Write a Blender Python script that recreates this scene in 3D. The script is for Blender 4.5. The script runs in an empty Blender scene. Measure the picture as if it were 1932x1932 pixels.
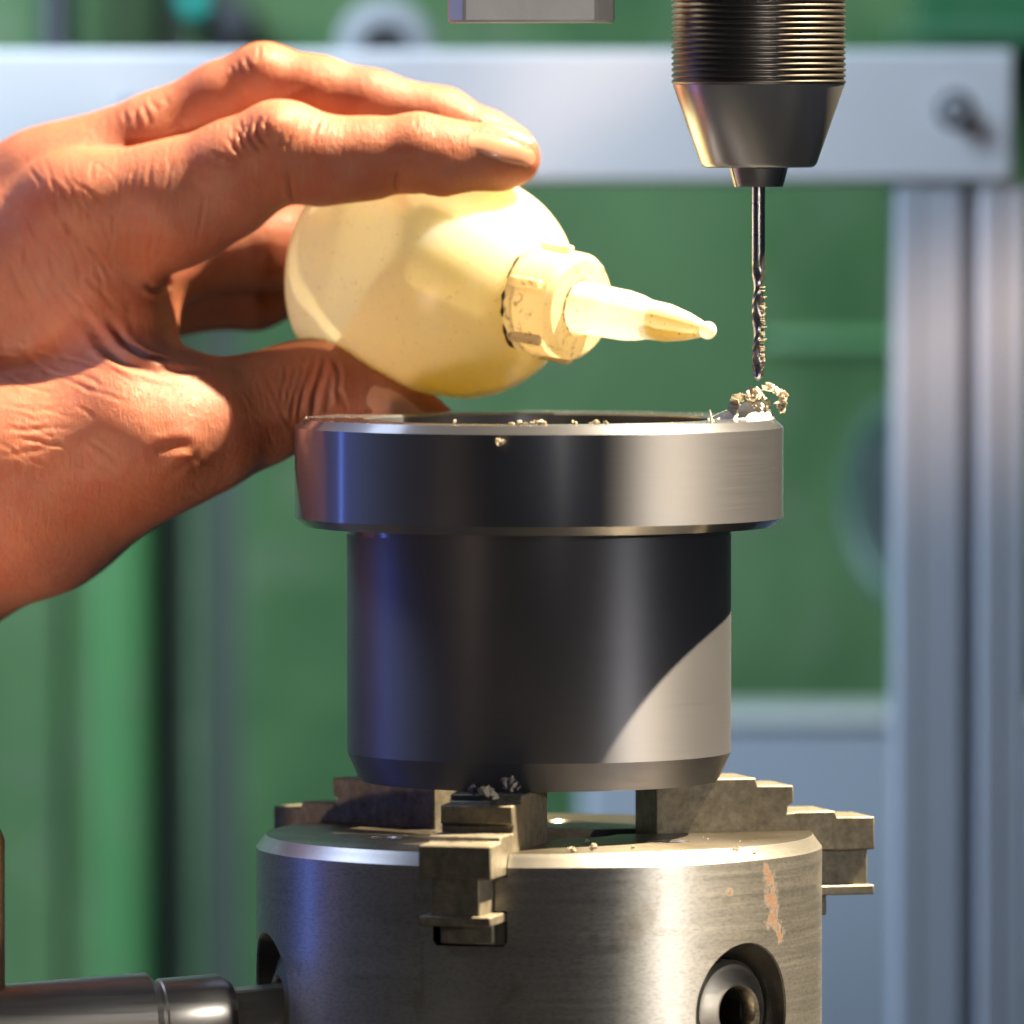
import bpy, bmesh, math, random
import numpy as np
from mathutils import Vector, Matrix
from mathutils.bvhtree import BVHTree

random.seed(7); rng = np.random.default_rng(7)
C = bpy.context.scene
col = C.collection
MM = 0.001
R = math.radians

# ------------------------------------------------------------------ camera
FPX = 19000.0                       # focal length in pixels of a 1932 px wide frame
DIST, PITCH = 2280.0, R(2.4297)
CAM = np.array([-6.12, -DIST, 75.5])
cam_d = bpy.data.cameras.new('camera'); cam = bpy.data.objects.new('camera', cam_d); col.objects.link(cam)
cam.location = CAM * MM; cam.rotation_euler = (R(90) - PITCH, 0, 0)
cam_d.sensor_width = 36; cam_d.lens = 36 * FPX / 1932
cam_d.clip_start = 0.05; cam_d.clip_end = 60
cam_d.dof.use_dof = True; cam_d.dof.focus_distance = (DIST - 16) * MM; cam_d.dof.aperture_fstop = cam_d.lens / 31.0
cam_d.dof.aperture_blades = 0
C.camera = cam

# ------------------------------------------------------------------ world, lamps, exposure
C.view_settings.view_transform = 'Standard'; C.view_settings.look = 'None'
C.view_settings.exposure = 0; C.view_settings.gamma = 1
w = bpy.data.worlds.new('World'); C.world = w; w.use_nodes = True
bg = w.node_tree.nodes['Background']; bg.inputs[0].default_value = (.30, .38, .55, 1); bg.inputs[1].default_value = .045

def aim(o, tgt):
    d = Vector(tgt) - o.location
    o.rotation_euler = d.to_track_quat('-Z', 'Y').to_euler()

def area(name, loc, tgt, sx, sy, power, colr):
    l = bpy.data.lights.new(name, 'AREA'); l.shape = 'RECTANGLE'; l.size = sx; l.size_y = sy
    l.energy = power; l.color = colr
    o = bpy.data.objects.new(name, l); col.objects.link(o); o.location = loc; aim(o, tgt)
    return o
# warm low daylight falling in from the right, a little behind the work
SUN_AZ, SUN_EL, SUN_D = R(12), R(59), 2.5
sl = bpy.data.lights.new('warm_beam', 'SPOT'); sl.energy = 2600; sl.color = (1, .80, .52)
sl.shadow_soft_size = .022; sl.spot_size = R(10.5); sl.spot_blend = .3
so = bpy.data.objects.new('warm_beam', sl); col.objects.link(so)
so.location = (SUN_D * math.cos(SUN_EL) * math.cos(SUN_AZ), SUN_D * math.cos(SUN_EL) * math.sin(SUN_AZ), SUN_D * math.sin(SUN_EL))
aim(so, (-.02, 0, -.03))
# tall cool window at the left
area('window_light', (-1.12, .30, -.05), (0, .0, -.03), .034, 1.7, 2.3, (.15, .25, 1))
# cool fill added for the machines behind, facing away from the work
area('backdrop_fill', (-.65, .12, .75), (-.65, 1.12, .70), .7, .6, 45, (.68, .85, 1))
# soft cool fill added high at the left for the hand
area('cool_fill', (-.95, .46, 1.1), (-.08, .06, 0), .5, .5, 8, (.62, .74, 1))
# unseen warm spot added to fill only the hand, imitating bounce from below
def spot(name, loc, tgt, power, colr, cone, size, blend=.6):
    l = bpy.data.lights.new(name, 'SPOT'); l.energy = power; l.color = colr; l.spot_size = R(cone); l.spot_blend = blend; l.shadow_soft_size = size
    o = bpy.data.objects.new(name, l); col.objects.link(o); o.location = loc; aim(o, tgt); return o
spot('hand_fill', (-1.0, -1.15, -.32), (-.146, .03, -.026), 270, (1, .69, .50), 6.8, .09, .95)
# unseen front spot added to brighten the bar end and drill chuck
spot('bar_fill', (.28, -1.5, .16), (.010, 0, .098), 66, (1, .93, .86), 4.6, .10, .6)
# unseen narrow spots added to brighten the chuck and the key
spot('chuck_fill', (1.25, -.95, .05), (.012, -.05, -.165), 125, (1, .93, .84), 6.0, .13, .4)
spot('key_fill', (-.75, -1.1, .55), (-.170, -.03, -.15), 150, (1, .95, .88), 4.6, .12, .7)

C.cycles.use_denoising = True
C.cycles.max_bounces = 10; C.cycles.transparent_max_bounces = 12
C.cycles.sample_clamp_indirect = 6; C.cycles.caustics_reflective = False; C.cycles.caustics_refractive = False

# ------------------------------------------------------------------ helpers
cp, sp = math.cos(PITCH), math.sin(PITCH)
FWD = np.array([0, cp, -sp]); UP = np.array([0, sp, cp]); RGT = np.array([1., 0, 0])
def ray(x, y):
    return RGT * ((x - 966) / FPX) - UP * ((y - 966) / FPX) + FWD
def P(x, y, Y):
    """the place at depth Y (mm behind the chuck axis) seen at x, y of the photograph"""
    d = ray(x, y); return CAM + d * ((Y - CAM[1]) / d[1])
def K(Y): return .12 * (1 + Y / DIST)          # mm per photograph pixel at that depth
def project(V):
    d = V - CAM; z = d @ FWD
    return 966 + FPX * (d @ RGT) / z, 966 - FPX * (d @ UP) / z

def thing(name, label, cat, loc=(0, 0, 0), group=None):
    o = bpy.data.objects.new(name, None); col.objects.link(o)
    o.location = np.array(loc) * MM; o.empty_display_size = .01
    o['label'] = label; o['category'] = cat
    if group: o['group'] = group
    return o
def tag(o, label=None, cat=None, group=None, kind=None):
    for k, v in (('label', label), ('category', cat), ('group', group), ('kind', kind)):
        if v: o[k] = v
    return o
def world_off(p):
    v = Vector((0, 0, 0))
    while p: v = v + p.location; p = p.parent
    return v
def finish(name, me, mat, parent, angle, local=False):
    o = bpy.data.objects.new(name, me); col.objects.link(o)
    if mat: me.materials.append(mat)
    if parent:
        o.parent = parent
        if not local: o.location = -world_off(parent)
    if angle is not None:
        me.polygons.foreach_set('use_smooth', np.ones(len(me.polygons), dtype=bool))
        if angle < 180: me.set_sharp_from_angle(angle=R(angle))
    return o
def obj(name, verts, faces, mat, parent=None, angle=35, local=False, fix=True):
    me = bpy.data.meshes.new(name)
    me.from_pydata([tuple(np.asarray(v) * MM) for v in verts], [], [tuple(f) for f in faces])
    if fix:
        bm = bmesh.new(); bm.from_mesh(me); bmesh.ops.recalc_face_normals(bm, faces=bm.faces); bm.to_mesh(me); bm.free()
    me.update()
    return finish(name, me, mat, parent, angle, local)
def bev(o, wdt=.3, seg=2):
    m = o.modifiers.new('bevel', 'BEVEL'); m.width = wdt * MM; m.segments = seg; m.limit_method = 'ANGLE'; m.angle_limit = R(35)
    m.harden_normals = False
    return o
def basis(ax):
    ax = np.array(ax, float); ax /= np.linalg.norm(ax)
    t = np.array([0, 0, 1.]) if abs(ax[2]) < .9 else np.array([1., 0, 0])
    a = np.cross(t, ax); a /= np.linalg.norm(a); b = np.cross(ax, a)
    return a, b, ax
class MB:
    def __init__(s): s.v = []; s.f = []
    def add(s, v, f):
        n = len(s.v); s.v += [np.asarray(q, float) for q in v]; s.f += [tuple(i + n for i in q) for q in f]; return s
    def lathe(s, prof, org=(0, 0, 0), ax=(0, 0, 1), seg=96, closed=False):
        """prof = [(radius, along)]; closed joins last to first"""
        a, b, c = basis(ax); org = np.array(org, float); v = []; f = []; idx = []
        for (r, h) in prof:
            if r < 1e-6: idx.append([len(v)]); v.append(org + c * h)
            else:
                idx.append(list(range(len(v), len(v) + seg)))
                for i in range(seg):
                    t = 2 * math.pi * i / seg
                    v.append(org + c * h + (a * math.cos(t) + b * math.sin(t)) * r)
        pairs = list(zip(idx, idx[1:])) + ([(idx[-1], idx[0])] if closed else [])
        for p, q in pairs:
            for i in range(seg):
                j = (i + 1) % seg
                if len(p) == 1 and len(q) == 1: break
                if len(p) == 1: f.append((p[0], q[i], q[j]))
                elif len(q) == 1: f.append((p[i], q[0], p[j]))
                else: f.append((p[i], q[i], q[j], p[j]))
        return s.add(v, f)
    def frame_box(s, org, ex, ey, ez, x, y, z):
        v = [np.array(org) + ex * i + ey * j + ez * k for i in x for j in y for k in z]
        return s.add(v, [(0, 1, 3, 2), (4, 6, 7, 5), (0, 4, 5, 1), (2, 3, 7, 6), (0, 2, 6, 4), (1, 5, 7, 3)])
    def box(s, x, y, z):
        return s.frame_box((0, 0, 0), np.array([1., 0, 0]), np.array([0, 1., 0]), np.array([0, 0, 1.]), x, y, z)
    def prism(s, poly, org, e1, e2, e3, t0, t1):
        """polygon in e1,e2 pushed along e3"""
        org = np.array(org, float); n = len(poly)
        v = [org + e1 * p + e2 * q + e3 * t for t in (t0, t1) for (p, q) in poly]
        f = [tuple(range(n)), tuple(range(2 * n - 1, n - 1, -1))] + [(i, (i + 1) % n, n + (i + 1) % n, n + i) for i in range(n)]
        return s.add(v, f)
    def tube(s, pts, rad, seg=12, cap=True):
        pts = [np.array(p, float) for p in pts]; n = len(pts)
        rad = [rad] * n if np.isscalar(rad) else rad
        v = []; f = []
        for i in range(n):
            d = pts[min(i + 1, n - 1)] - pts[max(i - 1, 0)]; a, b, _ = basis(d)
            for j in range(seg):
                t = 2 * math.pi * j / seg; v.append(pts[i] + (a * math.cos(t) + b * math.sin(t)) * rad[i])
        for i in range(n - 1):
            for j in range(seg):
                k = (j + 1) % seg; f.append((i * seg + j, i * seg + k, (i + 1) * seg + k, (i + 1) * seg + j))
        if cap: f += [tuple(range(seg)), tuple(range(n * seg - 1, (n - 1) * seg - 1, -1))]
        return s.add(v, f)
    def build(s, name, mat, parent=None, angle=35, local=False, fix=True):
        return obj(name, s.v, s.f, mat, parent, angle, local, fix)

# ------------------------------------------------------------------ materials
class NT:
    def __init__(s, name):
        s.m = bpy.data.materials.new(name); s.m.use_nodes = True; s.t = s.m.node_tree; s.n = s.t.nodes; s.l = s.t.links
        s.b = s.n['Principled BSDF']; s.out = s.n['Material Output']
        s._co = None; s.bump_prev = None
    def inp(s, sock, v):
        if isinstance(v, bpy.types.NodeSocket): s.l.new(v, sock)
        else: sock.default_value = v
    def set(s, **kw):
        names = dict(base='Base Color', rough='Roughness', metal='Metallic', spec='Specular IOR Level', ior='IOR', trans='Transmission Weight',
                     sss='Subsurface Weight', sssr='Subsurface Radius', ssss='Subsurface Scale', aniso='Anisotropic', coat='Coat Weight',
                     coatr='Coat Roughness', sheen='Sheen Weight', alpha='Alpha', tan='Tangent', nor='Normal')
        for k, v in kw.items():
            if k in ('base',) and not isinstance(v, bpy.types.NodeSocket) and len(v) == 3: v = (*v, 1)
            s.inp(s.b.inputs[names[k]], v)
        return s
    def co(s, scale=(1, 1, 1)):
        if s._co is None: s._co = s.n.new('ShaderNodeTexCoord').outputs['Object']
        if scale == (1, 1, 1): return s._co
        mp = s.n.new('ShaderNodeMapping'); mp.inputs['Scale'].default_value = scale; s.l.new(s._co, mp.inputs[0]); return mp.outputs[0]
    def noise(s, scale, stretch=(1, 1, 1), detail=4, rough=.55, dist=0):
        t = s.n.new('ShaderNodeTexNoise'); s.l.new(s.co(stretch), t.inputs['Vector']); t.inputs['Scale'].default_value = scale
        t.inputs['Detail'].default_value = detail; t.inputs['Roughness'].default_value = rough; t.inputs['Distortion'].default_value = dist
        return t.outputs['Fac']
    def vor(s, scale, stretch=(1, 1, 1), feat='F1', rand=1):
        t = s.n.new('ShaderNodeTexVoronoi'); t.feature = feat; s.l.new(s.co(stretch), t.inputs['Vector']); t.inputs['Scale'].default_value = scale
        t.inputs['Randomness'].default_value = rand
        return t.outputs['Distance']
    def ramp(s, fac, *stops):
        r = s.n.new('ShaderNodeValToRGB'); s.l.new(fac, r.inputs[0]); e = r.color_ramp.elements
        while len(e) < len(stops): e.new(.5)
        for k, (p, c) in enumerate(stops):
            e[k].position = p; e[k].color = (c, c, c, 1) if np.isscalar(c) else (*c, 1)
        return r.outputs[0]
    def mix(s, fac, a, b, mode='MIX'):
        m = s.n.new('ShaderNodeMix'); m.data_type = 'RGBA'; m.blend_type = mode
        s.inp(m.inputs[0], fac)
        for k, v in ((6, a), (7, b)):
            if not isinstance(v, bpy.types.NodeSocket): v = (*v, 1) if len(v) == 3 else v
            s.inp(m.inputs[k], v)
        return m.outputs[2]
    def math(s, op, a, b=0., clamp=False):
        m = s.n.new('ShaderNodeMath'); m.operation = op; m.use_clamp = clamp; s.inp(m.inputs[0], a); s.inp(m.inputs[1], b); return m.outputs[0]
    def bump(s, h, strength=.3, dist=.0003):
        b = s.n.new('ShaderNodeBump'); b.inputs['Strength'].default_value = strength; b.inputs['Distance'].default_value = dist
        s.l.new(h, b.inputs['Height'])
        if s.bump_prev: s.l.new(s.bump_prev, b.inputs['Normal'])
        s.bump_prev = b.outputs[0]; s.l.new(b.outputs[0], s.b.inputs['Normal']); return s
    def radial(s, amt):
        t = s.n.new('ShaderNodeTangent'); t.direction_type = 'RADIAL'; t.axis = 'Z'
        s.set(aniso=amt, tan=t.outputs[0]); s.b.inputs['Anisotropic Rotation'].default_value = .25; return s
    def spot_at(s, p, rad, soft):
        """1 inside a ball of radius rad (mm) round p, fading over soft, ragged by noise"""
        v = s.n.new('ShaderNodeVectorMath'); v.operation = 'DISTANCE'; s.l.new(s.co(), v.inputs[0]); v.inputs[1].default_value = np.array(p) * MM
        m = s.n.new('ShaderNodeMapRange'); m.inputs[1].default_value = (rad + soft) * MM; m.inputs[2].default_value = (rad - soft) * MM
        s.l.new(v.outputs['Value'], m.inputs[0]); return m.outputs[0]

def simple(name, base, rough=.5, metal=0., spec=.5, var=.12, scale=60, bump=0, bscale=400):
    n = NT(name)
    f = n.noise(scale)
    lo = tuple(c * (1 - var) for c in base); hi = tuple(min(1, c * (1 + var)) for c in base)
    n.set(base=n.mix(f, lo, hi), rough=rough, metal=metal, spec=spec)
    if bump: n.bump(n.noise(bscale), bump, .0003)
    return n.m

def m_plastic(name='turned_grey_plastic', coat=1., met=.84):
    n = NT(name)
    f = n.noise(30, (1, 1, 3)); g = n.noise(160, (.3, .3, 26), 3)
    n.set(base=n.mix(f, (.180, .188, .222), (.205, .213, .248)), metal=met, spec=.4)
    n.set(rough=n.ramp(g, (.3, .52), (.7, .58)), coat=coat, coatr=.14)
    n.radial(.8)
    n.bump(g, .06, .00012); n.bump(n.noise(70, (.15, .15, 20), 3), .03, .0002)
    n.bump(n.noise(2600, (1, 1, 1), 2), .05, .00008)
    return n.m
ZT0 = -(1574 - 789) * .12
def m_chuck():
    n = NT('ground_steel')
    f = n.noise(18, (1, 1, 1), 6, .65); g = n.noise(90, (.22, .22, 8), 5, .7); st = n.noise(55, (1, 1, .7), 5, .6, .4)
    basec = n.mix(n.ramp(f, (.3, 0), (.7, 1)), (.35, .345, .335), (.47, .462, .45))
    basec = n.mix(n.math('MULTIPLY', n.ramp(st, (.60, 0), (.70, 1)), .55), basec, (.16, .125, .07))
    sc = n.noise(700, (.35, .35, 3.2), 3, .6)
    basec = n.mix(n.math('MULTIPLY', n.ramp(sc, (.62, 0), (.70, 1)), .35), basec, (.12, .11, .10))
    geo = n.n.new('ShaderNodeNewGeometry'); sx = n.n.new('ShaderNodeSeparateXYZ'); n.l.new(geo.outputs['True Normal'], sx.inputs[0])
    film = n.math('MULTIPLY', n.ramp(sx.outputs[2], (.88, 0), (.95, 1)), n.ramp(n.noise(40, (1, 1, 1), 5, .65), (.3, .55), (.6, .95)))
    basec = n.mix(film, basec, (.10, .08, .05))               # brown oil film; also paints in the dark reflection of the flat top
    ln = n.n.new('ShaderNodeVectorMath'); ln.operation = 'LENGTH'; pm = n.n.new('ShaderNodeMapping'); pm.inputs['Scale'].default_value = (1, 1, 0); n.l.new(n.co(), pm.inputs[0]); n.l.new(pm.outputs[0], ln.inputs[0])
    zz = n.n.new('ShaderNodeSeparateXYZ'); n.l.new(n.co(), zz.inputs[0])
    recess_shade = n.math('MULTIPLY', n.math('LESS_THAN', ln.outputs['Value'], .0637), n.math('LESS_THAN', zz.outputs[2], (ZT0 - 3.2) * MM))
    basec = n.mix(n.math('MULTIPLY', recess_shade, .85), basec, (.05, .042, .03))   # shade inside slots and key holes, painted into the steel
    edge_glint = n.math('MULTIPLY', n.math('GREATER_THAN', ln.outputs['Value'], .0620), n.math('GREATER_THAN', zz.outputs[2], (ZT0 - 3.0) * MM))
    spk = n.noise(1300, (.6, .6, 1.5), 3, .7)
    basec = n.mix(n.math('MULTIPLY', n.ramp(spk, (.45, 0), (.65, 1)), .35), basec, (.13, .125, .115))
    basec = n.mix(n.math('MULTIPLY', edge_glint, .7), basec, (.66, .64, .60))     # sunlit gleam of the chamfer, painted into the colour
    # rust bloom at the right of the front
    rust = None
    rag = n.noise(620, (1, 1, .6), 5, .7)
    for (x, y, rad) in [(1440, 1642, 1.6), (1448, 1660, 2.4), (1452, 1678, 2.6), (1450, 1697, 2.6), (1455, 1714, 2.2), (1452, 1730, 2.6), (1462, 1745, 1.9), (1468, 1763, 2.0), (1372, 1683, 1.1), (1343, 1687, .8), (1385, 1699, 1.0)]:
        xx = (x - 1017) / 535.; p = (64.2 * xx, -64.2 * math.sqrt(1 - xx * xx), 0)
        p = P(x, y, p[1])
        q = n.spot_at(p, rad, rad * .75)
        rust = q if rust is None else n.math('MAXIMUM', rust, q)
    rm = n.ramp(n.math('MULTIPLY', rust, n.ramp(rag, (.38, .2), (.62, 1.2))), (.30, 0), (.80, 1))
    basec = n.mix(n.math('MULTIPLY', rm, .8), basec, (.21, .10, .048))
    # oil drips and spots below the front jaw
    drip = None
    for (x, y, rad) in [(797, 1780 + 9 * k_, .55) for k_ in range(11)] + [(791, 1884, 1.5), (791, 1893, 1.6), (1123, 1771, 1.2), (1120, 1700, .5), (1104, 1752, .6)]:
        xx = (x - 1017) / 535.; p = P(x, y, -64.2 * math.sqrt(1 - xx * xx)); q = n.spot_at(p, rad, rad * .4)
        drip = q if drip is None else n.math('MAXIMUM', drip, q)
    basec = n.mix(n.math('MULTIPLY', drip, .35), basec, (.20, .17, .10))
    n.set(base=basec, metal=n.math('SUBTRACT', .92, n.math('MULTIPLY', rm, .35)), rough=n.math('ADD', n.ramp(g, (.25, .36), (.75, .50)), n.math('MULTIPLY', rm, .3)))
    n.set(coat=n.math('MULTIPLY', n.math('SUBTRACT', 1., rm), .3), coatr=.2, spec=n.math('SUBTRACT', .5, n.math('MULTIPLY', rm, .4)))
    n.radial(.6)
    n.bump(g, .08, .0002); n.bump(n.noise(1500, (1, 1, 1), 3), .08, .0001)
    return n.m
def m_jaw():
    n = NT('oily_black_steel')
    f = n.noise(420, (1, 1, 1), 5, .7); g = n.vor(1100); fb = n.noise(60, (1, 1, 1), 4, .6)
    c = n.mix(n.ramp(f, (.3, 0), (.7, 1)), (.125, .113, .09), (.29, .26, .20)); c = n.mix(n.math('MULTIPLY', n.ramp(fb, (.45, 0), (.70, 1)), .40), c, (.14, .115, .08))
    n.set(base=c, metal=.6, rough=n.ramp(n.noise(300), (.3, .44), (.7, .62)), spec=.4)
    n.bump(f, .10, .0002); n.bump(g, .05, .0001)
    return n.m
def m_bright(name='turned_steel', base=(.50, .49, .47), rough=.24, an=.55):
    n = NT(name)
    g = n.noise(120, (.3, .3, 22), 3); f = n.noise(40)
    n.set(base=n.mix(f, tuple(b * .85 for b in base), base), metal=1., rough=n.ramp(g, (.3, rough * .85), (.7, rough * 1.2)))
    n.radial(an); n.bump(g, .025, .0001)
    return n.m
def m_skin():
    n = NT('skin')
    big = n.noise(38, (1, 1, 1), 5, .6); mid = n.noise(170, (1, 1, 1), 5, .65); fine = n.noise(900, (1, 1, 1), 3)
    c = n.mix(n.ramp(big, (.32, 0), (.68, 1)), (.27, .084, .044), (.385, .150, .085))
    c = n.mix(n.math('MULTIPLY', n.ramp(mid, (.45, 0), (.75, 1)), .55), c, (.31, .072, .038))
    c = n.mix(n.math('MULTIPLY', n.ramp(fine, (.55, 0), (.75, 1)), .25), c, (.22, .075, .042))
    vein = n.noise(24, (1, 1, 1), 4, .6, .6)
    c = n.mix(n.math('MULTIPLY', n.ramp(vein, (.48, 0), (.66, 1)), .45), c, (.235, .105, .085))
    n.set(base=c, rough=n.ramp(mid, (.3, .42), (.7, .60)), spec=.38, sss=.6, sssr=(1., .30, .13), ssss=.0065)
    n.b.subsurface_method = 'RANDOM_WALK'
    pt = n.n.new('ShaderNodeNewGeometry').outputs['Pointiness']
    c2 = n.mix(n.math('MULTIPLY', n.ramp(pt, (.455, 1), (.492, 0)), .55), c, (.16, .04, .022))   # creases tinted darker and redder
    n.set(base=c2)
    lines = n.noise(620, (1.7, 1, .40), 5, .66, .9)
    n.bump(lines, .40, .0009)
    n.bump(n.vor(1500, (1.3, 1, .7), 'DISTANCE_TO_EDGE'), .40, .00026)
    n.bump(n.noise(110, (1, 1, 1), 3), .25, .0016)
    return n.m
def m_nail():
    n = NT('nail'); f = n.noise(500, (1, 1, 1), 3)
    n.set(base=n.mix(f, (.46, .225, .15), (.55, .29, .20)), rough=.22, spec=.5, sss=.2, sssr=(1, .4, .25), ssss=.002)
    n.bump(n.noise(300), .05, .0002)
    return n.m
def m_shell():
    n = NT('milky_polythene'); t = n.t
    f = n.noise(90, (1, 1, 1), 5); d = n.noise(700, (1, 1, 1), 4, .7)
    c = n.mix(f, (.89, .89, .69), (.92, .92, .75)); c = n.mix(n.math('MULTIPLY', n.ramp(d, (.60, 0), (.70, 1)), .45), c, (.42, .32, .16))
    n.set(base=c, rough=.34, spec=.45, sss=1., sssr=(1, .95, .6), ssss=.013)
    n.bump(n.noise(140), .12, .0008); n.bump(n.noise(900), .06, .0003)
    tl = n.n.new('ShaderNodeBsdfTranslucent'); n.l.new(c, tl.inputs[0])
    tp = n.n.new('ShaderNodeBsdfTransparent'); tp.inputs[0].default_value = (.98, .96, .84, 1)
    m1 = n.n.new('ShaderNodeMixShader'); m1.inputs[0].default_value = .22; n.l.new(n.b.outputs[0], m1.inputs[1]); n.l.new(tl.outputs[0], m1.inputs[2])
    m2 = n.n.new('ShaderNodeMixShader'); m2.inputs[0].default_value = .34; n.l.new(m1.outputs[0], m2.inputs[1]); n.l.new(tp.outputs[0], m2.inputs[2])
    n.l.new(m2.outputs[0], n.out.inputs[0]); return n.m
def m_liquid():
    n = NT('yellow_cutting_oil'); c = n.mix(n.noise(30), (.84, .70, .07), (.87, .75, .11))
    n.set(base=c, rough=.25, spec=.3)
    tl = n.n.new('ShaderNodeBsdfTranslucent'); n.l.new(c, tl.inputs[0])
    m1 = n.n.new('ShaderNodeMixShader'); m1.inputs[0].default_value = .55; n.l.new(n.b.outputs[0], m1.inputs[1]); n.l.new(tl.outputs[0], m1.inputs[2])
    n.l.new(m1.outputs[0], n.out.inputs[0]); return n.m
def m_cap():
    n = NT('cream_cap_plastic'); d = n.noise(420, (1, 1, 1), 5, .7); f = n.noise(60)
    c = n.mix(f, (.90, .80, .56), (.93, .85, .63)); c = n.mix(n.math('MULTIPLY', n.ramp(d, (.57, 0), (.66, 1)), .7), c, (.22, .13, .055))
    n.set(base=c, rough=.38, spec=.45); n.bump(d, .12, .0003)
    tl = n.n.new('ShaderNodeBsdfTranslucent'); n.l.new(c, tl.inputs[0])
    m1 = n.n.new('ShaderNodeMixShader'); m1.inputs[0].default_value = .5; n.l.new(n.b.outputs[0], m1.inputs[1]); n.l.new(tl.outputs[0], m1.inputs[2])
    n.l.new(m1.outputs[0], n.out.inputs[0]); return n.m
def m_nozzle():
    n = NT('frosted_nozzle'); c = n.mix(n.ramp(n.noise(900, (1, 1, 1), 4), (.64, 0), (.70, 1)), (.93, .91, .84), (.25, .16, .08))
    n.set(base=c, rough=.25, spec=.5)
    tl = n.n.new('ShaderNodeBsdfTranslucent'); n.l.new(c, tl.inputs[0])
    tp = n.n.new('ShaderNodeBsdfTransparent')
    m1 = n.n.new('ShaderNodeMixShader'); m1.inputs[0].default_value = .5; n.l.new(n.b.outputs[0], m1.inputs[1]); n.l.new(tl.outputs[0], m1.inputs[2])
    m2 = n.n.new('ShaderNodeMixShader'); m2.inputs[0].default_value = .22; n.l.new(m1.outputs[0], m2.inputs[1]); n.l.new(tp.outputs[0], m2.inputs[2])
    n.l.new(m2.outputs[0], n.out.inputs[0]); return n.m
def m_swarf(name, base, trans=.4):
    n = NT(name); c = n.mix(n.noise(600), tuple(b * .75 for b in base), base); n.set(base=c, rough=.4, spec=.4)
    tl = n.n.new('ShaderNodeBsdfTranslucent'); n.l.new(c, tl.inputs[0])
    m1 = n.n.new('ShaderNodeMixShader'); m1.inputs[0].default_value = trans; n.l.new(n.b.outputs[0], m1.inputs[1]); n.l.new(tl.outputs[0], m1.inputs[2])
    n.l.new(m1.outputs[0], n.out.inputs[0]); return n.m
def m_green(name, a, b, rough=.42):
    n = NT(name); f = n.noise(9, (1, 1, 1), 5, .6, .6); g = n.noise(45, (1, 1, 1), 4, .6)
    c = n.mix(n.ramp(f, (.3, 0), (.7, 1)), a, b); c = n.mix(n.math('MULTIPLY', n.ramp(g, (.52, 0), (.72, 1)), .45), c, (.15, .18, .12))
    n.set(base=c, rough=rough, spec=.5); n.bump(n.noise(120), .25, .001); return n.m

M = dict(plastic=m_plastic(), plastic_fine=m_plastic('fine_turned_grey_plastic', 0, .80), chuck=m_chuck(), jaw=m_jaw(), bright=m_bright(), skin=m_skin(), nail=m_nail(), shell=m_shell(), liquid=m_liquid(),
         cap=m_cap(), nozzle=m_nozzle(),
         knurl=m_bright('grooved_dark_steel', (.30, .27, .24), .36, .3), key=m_bright('dark_tool_steel', (.48, .46, .43), .36, .0),
         drill=m_bright('drill_steel', (.55, .53, .51), .30, .2), pinion=m_bright('socket_steel', (.30, .28, .25), .42, .0),
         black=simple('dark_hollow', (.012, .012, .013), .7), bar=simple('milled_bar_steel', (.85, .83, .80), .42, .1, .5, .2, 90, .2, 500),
         swarf=m_swarf('pale_swarf', (.80, .73, .62)), swarf_grey=m_swarf('grey_swarf', (.50, .48, .47), .3), foam=m_swarf('white_foam', (.82, .83, .84), .3),
         white=simple('white_enamel', (.80, .82, .86), .4, 0, .5, .03, 20), alu=simple('natural_aluminium', (.52, .56, .64), .5, .1, .5, .05, 40),
         green=m_green('green_machine_paint', (.026, .088, .027), (.108, .200, .080)), green_light=m_green('pale_green_paint', (.065, .20, .06), (.085, .235, .08)),
         green_dark=m_green('deep_green_paint', (.018, .09, .035), (.026, .12, .05)),
         darkgrey=simple('dark_grey_enamel', (.035, .037, .045), .5), grey=simple('grey_enamel', (.30, .31, .33), .45), grey_green=simple('grey_green_primer', (.065, .085, .065), .55), wheel=simple('worn_wheel_rim', (.065, .12, .085), .5), web=simple('dark_wheel_web', (.045, .065, .055), .55), grime=simple('black_grime', (.035, .022, .012), .7), bolt=simple('zinc_bolt', (.60, .64, .70), .35, .4), teal=simple('teal_button_plastic', (.02, .55, .45), .35),
         cabinet=simple('blue_grey_enamel', (.36, .40, .45), .5, 0, .5, .06, 8), ledge=simple('pale_grey_ledge', (.45, .47, .44), .5), wall=simple('hall_wall_paint', (.05, .09, .07), .8, 0, .3, .2, 3),
         table=simple('machine_table_iron', (.03, .03, .03), .45, .6))

def z_of(y): return -(y - 789) * .12
def azdir(a): return np.array([math.sin(R(a)), -math.cos(R(a)), 0.])
ZUP = np.array([0, 0, 1.])

# ------------------------------------------------------------------ setting behind
YB = 440
wall = MB().box((-1800, 1800), (1300, 1320), (-900, 1500)).build('wall', M['wall'], angle=None); tag(wall, kind='structure')
tbl = MB().box((-420, 420), (-330, 330), (-225, -190)).build('machine_table', M['table'], angle=None); tag(tbl, kind='structure'); bev(tbl, 2)

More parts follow.
